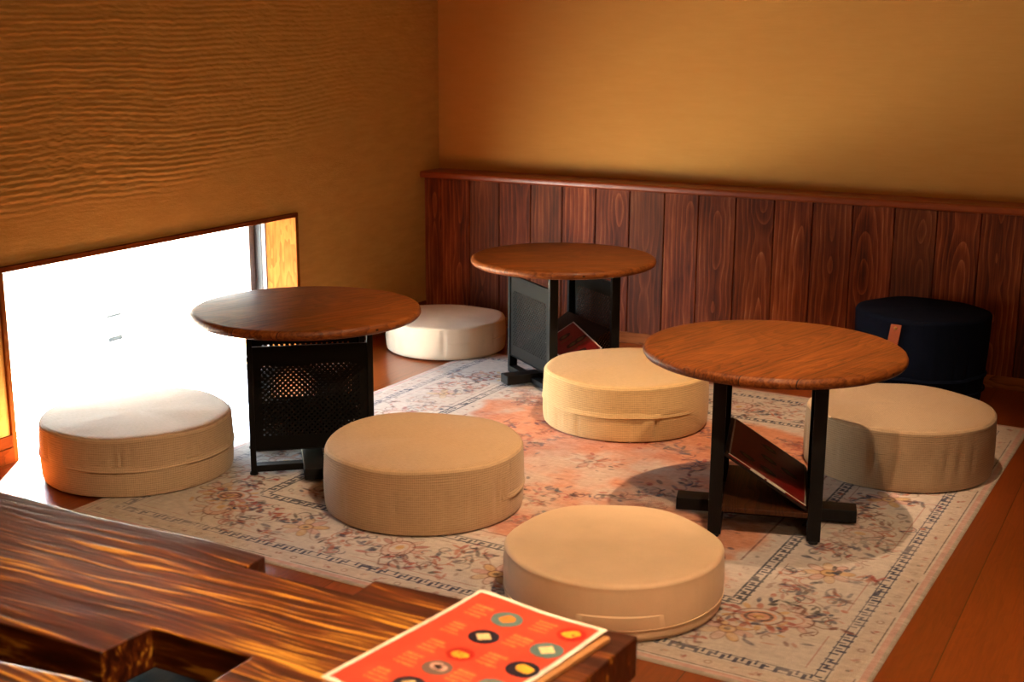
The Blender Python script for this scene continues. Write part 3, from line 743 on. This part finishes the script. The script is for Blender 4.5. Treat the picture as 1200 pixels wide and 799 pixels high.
def cushion(label, x, y, R, H, mat, seed, wrinkle, flap=None, z=.004, patch=None, seam=None, edge=.012):
    t = thing('floor_cushion', label, 'cushion', (x, y, z), 0, 'round floor cushions')
    cushion_parts(t, R, H, mat, seed, wrinkle, edge=edge)
    if flap:
        a0, a1, zc = flap; d = .0045
        g, uv = arc_strip(R, a0, a1, [(-.003, zc+.010), (.0022, zc+.009), (d, zc-.001), (d+.0008, zc-.004), (d-.001, zc-.006), (.0035, zc-.0045), (-.003, zc-.003)], 70, .0012, seed)
        link('zip_flap', g, mat, t, smooth=True, uv=uv)
    if patch:
        a0, a1, za, zb = patch
        g, uv = arc_strip(R, a0, a1, [(-.004, zb+.003), (.0015, zb+.001), (.0042, zb-.002), (.0046, za+.003), (.0036, za), (.0006, za+.001), (-.004, za+.001)], 40, 0, seed)
        link('zip_flap', g, mat, t, smooth=True, uv=uv)
    if seam:
        a0, a1, zc = seam
        g, uv = arc_strip(R, a0, a1, [(-.003, zc+.0018), (.0038, zc+.0013), (.0042, zc-.0005), (.0032, zc-.0018), (-.003, zc-.002)], 60, .0006, seed)
        link('seam', g, mat, t, smooth=True, uv=uv)
    return t
def ang(x, y): return math.atan2(cpos.y-y, cpos.x-x)               # azimuth of the viewer from a cushion
A_, B_, C_, D_, E_, F_ = (.3479, -2.1058), (1.145, -1.9548), (1.7824, -2.2419), (1.2971, -1.0588), (2.1082, -1.087), (.3444, -.523)
cushion('oat woven floor cushion in front of the low window, daylight washing its top', *A_, .245, .156, M['linenA'], 3, 1.0, flap=(ang(*A_)-1.9, ang(*A_)+1.9, .075))
cushion('tan woven floor cushion by the window table, short flap end at its right side', *B_, .245, .160, M['linenB'], 5, .7, flap=(ang(*B_)+.85, ang(*B_)+3.6, .062))
cushion('smooth beige floor cushion nearest the camera, at the near edge of the rug', *C_, .2225, .119, M['smoothC'], 8, .35, patch=(ang(*C_)-.35, ang(*C_)+.50, .030, .058), seam=(ang(*C_)-1.7, ang(*C_)+1.9, .030), edge=.009)
cushion('straw-coloured woven floor cushion mid-rug with a long sewn flap, in front of the far table', *D_, .246, .164, M['linenD'], 13, .9, flap=(ang(*D_)-2.2, ang(*D_)+.98, .078))
cushion('sand woven floor cushion on the right rug border behind the nearest table', *E_, .2466, .164, M['linenE'], 17, .8, flap=(ang(*E_)+1.7, ang(*E_)+4.2, .07))
cushion('smooth ivory floor cushion in the back left corner against the wainscot', *F_, .2195, .117, M['smoothF'], 23, .3, seam=(ang(*F_)-.05, ang(*F_)+1.5, .062), patch=None, edge=.009)
# navy pouf
GX, GY, GR, GH = 2.0152, -.362, .2072, .2875
t = thing('pouf', 'tall navy fabric pouf with a tan leather tab, against the wainscot', 'stool', (GX, GY, .004))
cushion_parts(t, GR, GH, M['navy'], 31, .9, dome=.003, edge=.014, taper=.014)
ga = ang(GX, GY)
g, uv = arc_strip(GR-.004, ga-1.8, ga+1.8, [(-.004, .105), (.0028, .103), (.0055, .097), (.004, .094), (-.004, .096)], 70, .0015, 3); link('zip_flap', g, M['navy'], t, smooth=True, uv=uv)
g, uv = arc_strip(GR-.004, ga-1.8, ga+1.8, [(-.004, .052), (.0024, .0512), (.0024, .0488), (-.004, .048)], 70, .001, 5); link('seam', g, M['navy'], t, smooth=True, uv=uv)
sa = math.atan2(-.56-GY+.36-.36, 1.983-GX)
sa = ga-.38
def strap(a, r, z0, z1, w, mat, name, th=.003, lean=.012):
    tx, ty = -math.sin(a), math.cos(a); px, py = r*math.cos(a), r*math.sin(a); g = G(); V = []
    for z, k in ((z0, -1), (z1, 1)):
        for d in (0, th):
            for sgn in (-1, 1): V.append((px+math.cos(a)*d+tx*(sgn*w/2+lean*k), py+math.sin(a)*d+ty*(sgn*w/2+lean*k), z))
    g.add(V, [(0, 1, 3, 2), (4, 6, 7, 5), (0, 4, 5, 1), (2, 3, 7, 6), (0, 2, 6, 4), (1, 5, 7, 3)])
    return link(name, g, mat, t, bevel=.0008)
st = strap(sa, GR+.0018, .185, .272, .034, M['leather'], 'leather_tab', lean=.006); st['label'] = 'tan leather tab'
g = G(); g.lathe([(.0052, 0), (.0052, .0015), (.004, .003), (.0015, .0038)], 20)
sd = link('stud', g, M['brass'], st, smooth=True)
sd.matrix_world = Matrix.Translation((0, 0, 0)) @ Matrix.Translation(((GR+.0046)*math.cos(sa)-math.sin(sa)*.005, (GR+.0046)*math.sin(sa)+math.cos(sa)*.005, .261)) @ Matrix.Rotation(sa, 4, 'Z') @ Matrix.Rotation(PI/2, 4, 'Y')
za = ga+.06
g = G(); g.prism(stadium(.003, .0075, .002), 0, .0018)
zp = link('zip_pull', g, M['zip'], t)
zp.matrix_world = Matrix.Translation((GX, GY, .004)) @ Matrix.Translation(((GR+.003)*math.cos(za), (GR+.003)*math.sin(za), .095)) @ Matrix.Rotation(za, 4, 'Z') @ Matrix.Rotation(PI/2, 4, 'Y') @ Matrix.Rotation(PI/2, 4, 'Z')

# ------------------------------------------------------------------ foreground slab table
ST, SB = .400, .345
tb = thing('slab_table', 'heavy dark wooden table of grooved slabs with notches, in the left foreground', 'table', (1.45, -3.55, 0))
def slab(name, pts, bevel=.002):
    g = G(); g.prism([(x-1.45, y+3.55) for x, y in pts], SB, ST)
    return link(name, g, M['slab'], tb, bevel=bevel, seg=3)
bk = [(2.208, -3.143), (2.05, -3.150), (1.825, -3.160), (1.825, -3.212), (1.640, -3.212), (1.640, -3.166)]
for k in range(1, 10): x = 1.64-k*.12; bk.append((x, -3.164+.006*math.sin(k*1.7)))
fr = [(.56, -3.500), (1.0, -3.505), (1.35, -3.502), (1.655, -3.498), (1.662, -3.418), (1.822, -3.418), (1.822, -3.520), (2.00, -3.522), (2.195, -3.515), (2.198, -3.285)]
slab('slab', (bk+fr)[::-1])
s2 = [(.56, -3.60), (1.2, -3.592), (1.50, -3.578), (1.60, -3.563), (1.68, -3.552), (1.76, -3.549), (2.00, -3.55), (2.19, -3.56), (2.19, -3.90), (.56, -3.92)]
slab('slab', s2[::-1], .008)
g = G(); g.box((.60-1.45, -.08, .20), (2.12-1.45, .30, .29)); link('notch_shade_block', g, M['shelf_dark'], tb, bevel=.004)  # dark block added beneath the slabs so the notch interior looks shaded
for x in (.80, 1.96):
    g = G(); g.box((x-.04-1.45, -.30, .0), (x+.04-1.45, .30, .05)); g.box((x-.03-1.45, -.26, .05), (x+.03-1.45, .26, SB-.05)); g.box((x-.04-1.45, -.30, SB-.05), (x+.04-1.45, .34, SB-.0005)); link('trestle_leg', g, M['slab_end'], tb, bevel=.004)
# menu stack on it
mo = Vector((1.9799, -3.1393, 0)); mu = Vector((.9888, -.1490, 0)); mv = Vector((-.1490, -.9888, 0))
mrot = math.atan2(mu.y, mu.x)
def flat(name, label, cat, mat, u0, u1, v0, v1, z, th, r=.004, rot=0):
    o = thing(name, label, cat, (mo.x, mo.y, z), mrot)
    g = G(); pts = [(p[0]+(u0+u1)/2, p[1]-(v0+v1)/2) for p in stadium((u1-u0)/2, (v1-v0)/2, r, 4)]
    g.prism(pts, 0, th); return o, g
o, g = flat('menu_holder', 'brown kraft menu board lying under the red menu on the slab table', 'menu board', None, .004, .2085, .004, .302, ST, .0065)
link('board', g, M['kraft'], o, bevel=.001)
mn = thing('menu_card', 'bright red laminated menu with food pictures lying on the slab table', 'menu', (mo.x, mo.y, ST+.0067), mrot)
NU, NV = 16, 22; MU, MV = .2005, .298
def curl(u, v): return .0026+.0055*math.exp(-((u-.03)/.05)**2)*math.exp(-(v/.05)**2)*.6+.003*math.exp(-((u-.2)/.05)**2)*math.exp(-(v/.06)**2)
def sheet(name, mats, regs, parent, dz0, dz1, nu=1, nv=1):
    """patches following the slight curl of the laminated sheet"""
    g = G()
    for (pts, mi) in regs:
        n = len(pts); g.add([(u, -v, curl(u, v)+dz0) for u, v in pts]+[(u, -v, curl(u, v)+dz1) for u, v in pts], [tuple(range(n)), tuple(range(2*n-1, n-1, -1))]+[(i, i+n, (i+1) % n+n, (i+1) % n) for i in range(n)], mi)
    return link(name, g, mats, parent)
def gridregs(u0, u1, v0, v1, nu, nv):
    return [([(u0+(u1-u0)*a/nu, v0+(v1-v0)*b/nv), (u0+(u1-u0)*(a+1)/nu, v0+(v1-v0)*b/nv), (u0+(u1-u0)*(a+1)/nu, v0+(v1-v0)*(b+1)/nv), (u0+(u1-u0)*a/nu, v0+(v1-v0)*(b+1)/nv)], 0) for a in range(nu) for b in range(nv)]
sheet('laminated_sheet', M['paper'], gridregs(0, MU, 0, MV, NU, NV), mn, -.0004, 0)
sheet('red_print', M['red'], gridregs(.0068, MU-.0068, .0075, MV-.0075, NU, NV), mn, .0001, .0003)
def oval(u, v, a, b, n=22, j=0): return [(u+a*math.cos(q)*(1+j*rnd.uniform(-1, 1)), v+b*math.sin(q)*(1+j*rnd.uniform(-1, 1))) for q in np.linspace(0, 2*PI, n, endpoint=False)]
pics = [(.081, .049, 'mteal', 'forange', .021), (.087, .104, 'mnavy', 'fcream', .020), (.093, .157, 'mred', 'fyel', .018), (.093, .200, 'mgrey', 'fpink', .019),
        (.171, .036, 'mred', 'fyel', .019), (.170, .087, 'mteal', 'fcream', .021), (.175, .143, 'mnavy', 'fyel', .021), (.172, .198, 'mteal', 'forange', .020), (.093, .250, 'mnavy', 'fcream', .020), (.172, .250, 'mgrey', 'fyel', .020)]
for u, v, pl, fd, s in pics:
    regs = [(oval(u, v, s, s*.92), 0)]
    p = sheet('plate_picture', M[pl], regs, mn, .0004, .0006)
    if fd in ('fcream',) : fr_ = [(oval(u, v, s*.6, s*.55, 4, .05), 0)]
    else: fr_ = [(oval(u+rnd.uniform(-.2, .2)*s, v+rnd.uniform(-.15, .15)*s, s*.5, s*.42, 9, .18), 0) for _ in range(2)]
    fo = sheet('food_picture', [M[fd], M['fbrown']], fr_+[(oval(u+q*s*.2, v+q*s*.1, s*.13, s*.12, 8, .2), 1) for q in (-1, 1)], p, .0007, .0009)
# blurred text columns beside each picture: broken strokes, unreadable in the photograph
for u, v, pl, fd, s in pics:
    regs = []
    for k in range(4):
        uu = u-s-.036; vv = v-.012+k*.0085; ln = rnd.uniform(.6, 1)*.030; q = 0
        while q < ln:
            w = rnd.uniform(.0012, .0032); hh = rnd.uniform(.0022, .0042) if k else .005
            regs.append(([(uu+q, vv), (uu+q+w, vv), (uu+q+w, vv+hh), (uu+q, vv+hh)], 0)); q += w+rnd.uniform(.0006, .0014)
    sheet('text_block', M['ink'], regs, mn, .0004, .0005)

# ------------------------------------------------------------------ light
wd = bpy.data.worlds.new('sky'); S.world = wd; wd.use_nodes = True
nt = wd.node_tree; bg = nt.nodes['Background']; bg.inputs[0].default_value = (.66, .83, 1, 1); bg.inputs[1].default_value = 33
sun = bpy.data.lights.new('sun', 'SUN'); sun.energy = 360; sun.angle = .012; sun.color = (1, .95, .86)
so = bpy.data.objects.new('sun', sun); COL.objects.link(so)
el = math.radians(32); hd = Vector((.55, -.835, 0)).normalized()
so.rotation_euler = Vector((hd.x*math.cos(el), hd.y*math.cos(el), -math.sin(el))).to_track_quat('-Z', 'Y').to_euler(); so.location = (-4, 3, 6)
WARM = (1, .67, .40)
def spot(loc, tgt, e, size, blend=.5, rad=.03, col=WARM):
    l = bpy.data.lights.new('ceiling_spot', 'SPOT'); l.energy = e; l.spot_size = math.radians(size); l.spot_blend = blend; l.shadow_soft_size = rad; l.color = col
    o = bpy.data.objects.new('ceiling_spot', l); COL.objects.link(o); o.location = loc
    o.rotation_euler = (Vector(tgt)-Vector(loc)).to_track_quat('-Z', 'Y').to_euler(); return o
spot((2.07, -1.85, 2.42), (1.42, -1.2, 0), 270, 54, .7)
spot((2.6, -3.3, 2.42), (1.85, -2.6, 0), 250, 62, .7)
spot((1.75, -2.75, 2.42), (1.98, -3.4, .4), 125, 40, .8)
for nm, kw in (('back', ((3.9, -5.2, 2.3), 60)),):  # unseen warm lamp added behind the camera as fill light
    l = bpy.data.lights.new('fill_lamp', 'POINT'); l.energy = kw[1]; l.color = WARM; l.shadow_soft_size = .2
    o = bpy.data.objects.new('fill_lamp', l); COL.objects.link(o); o.location = kw[0]
S.view_settings.view_transform = 'Standard'; S.view_settings.look = 'None'; S.view_settings.gamma = 1; S.view_settings.use_curve_mapping = False
S.view_settings.exposure = 0
c = S.cycles
c.use_denoising = True
try: c.denoiser = 'OPENIMAGEDENOISE'; c.denoising_input_passes = 'RGB_ALBEDO_NORMAL'; c.denoising_prefilter = 'ACCURATE'
except Exception: pass
c.sample_clamp_indirect = 40; c.max_bounces = 10; c.diffuse_bounces = 6; c.caustics_reflective = False; c.caustics_refractive = False
try: c.use_guiding = True; c.use_surface_guiding = True; c.guiding_training_samples = 64
except Exception: pass
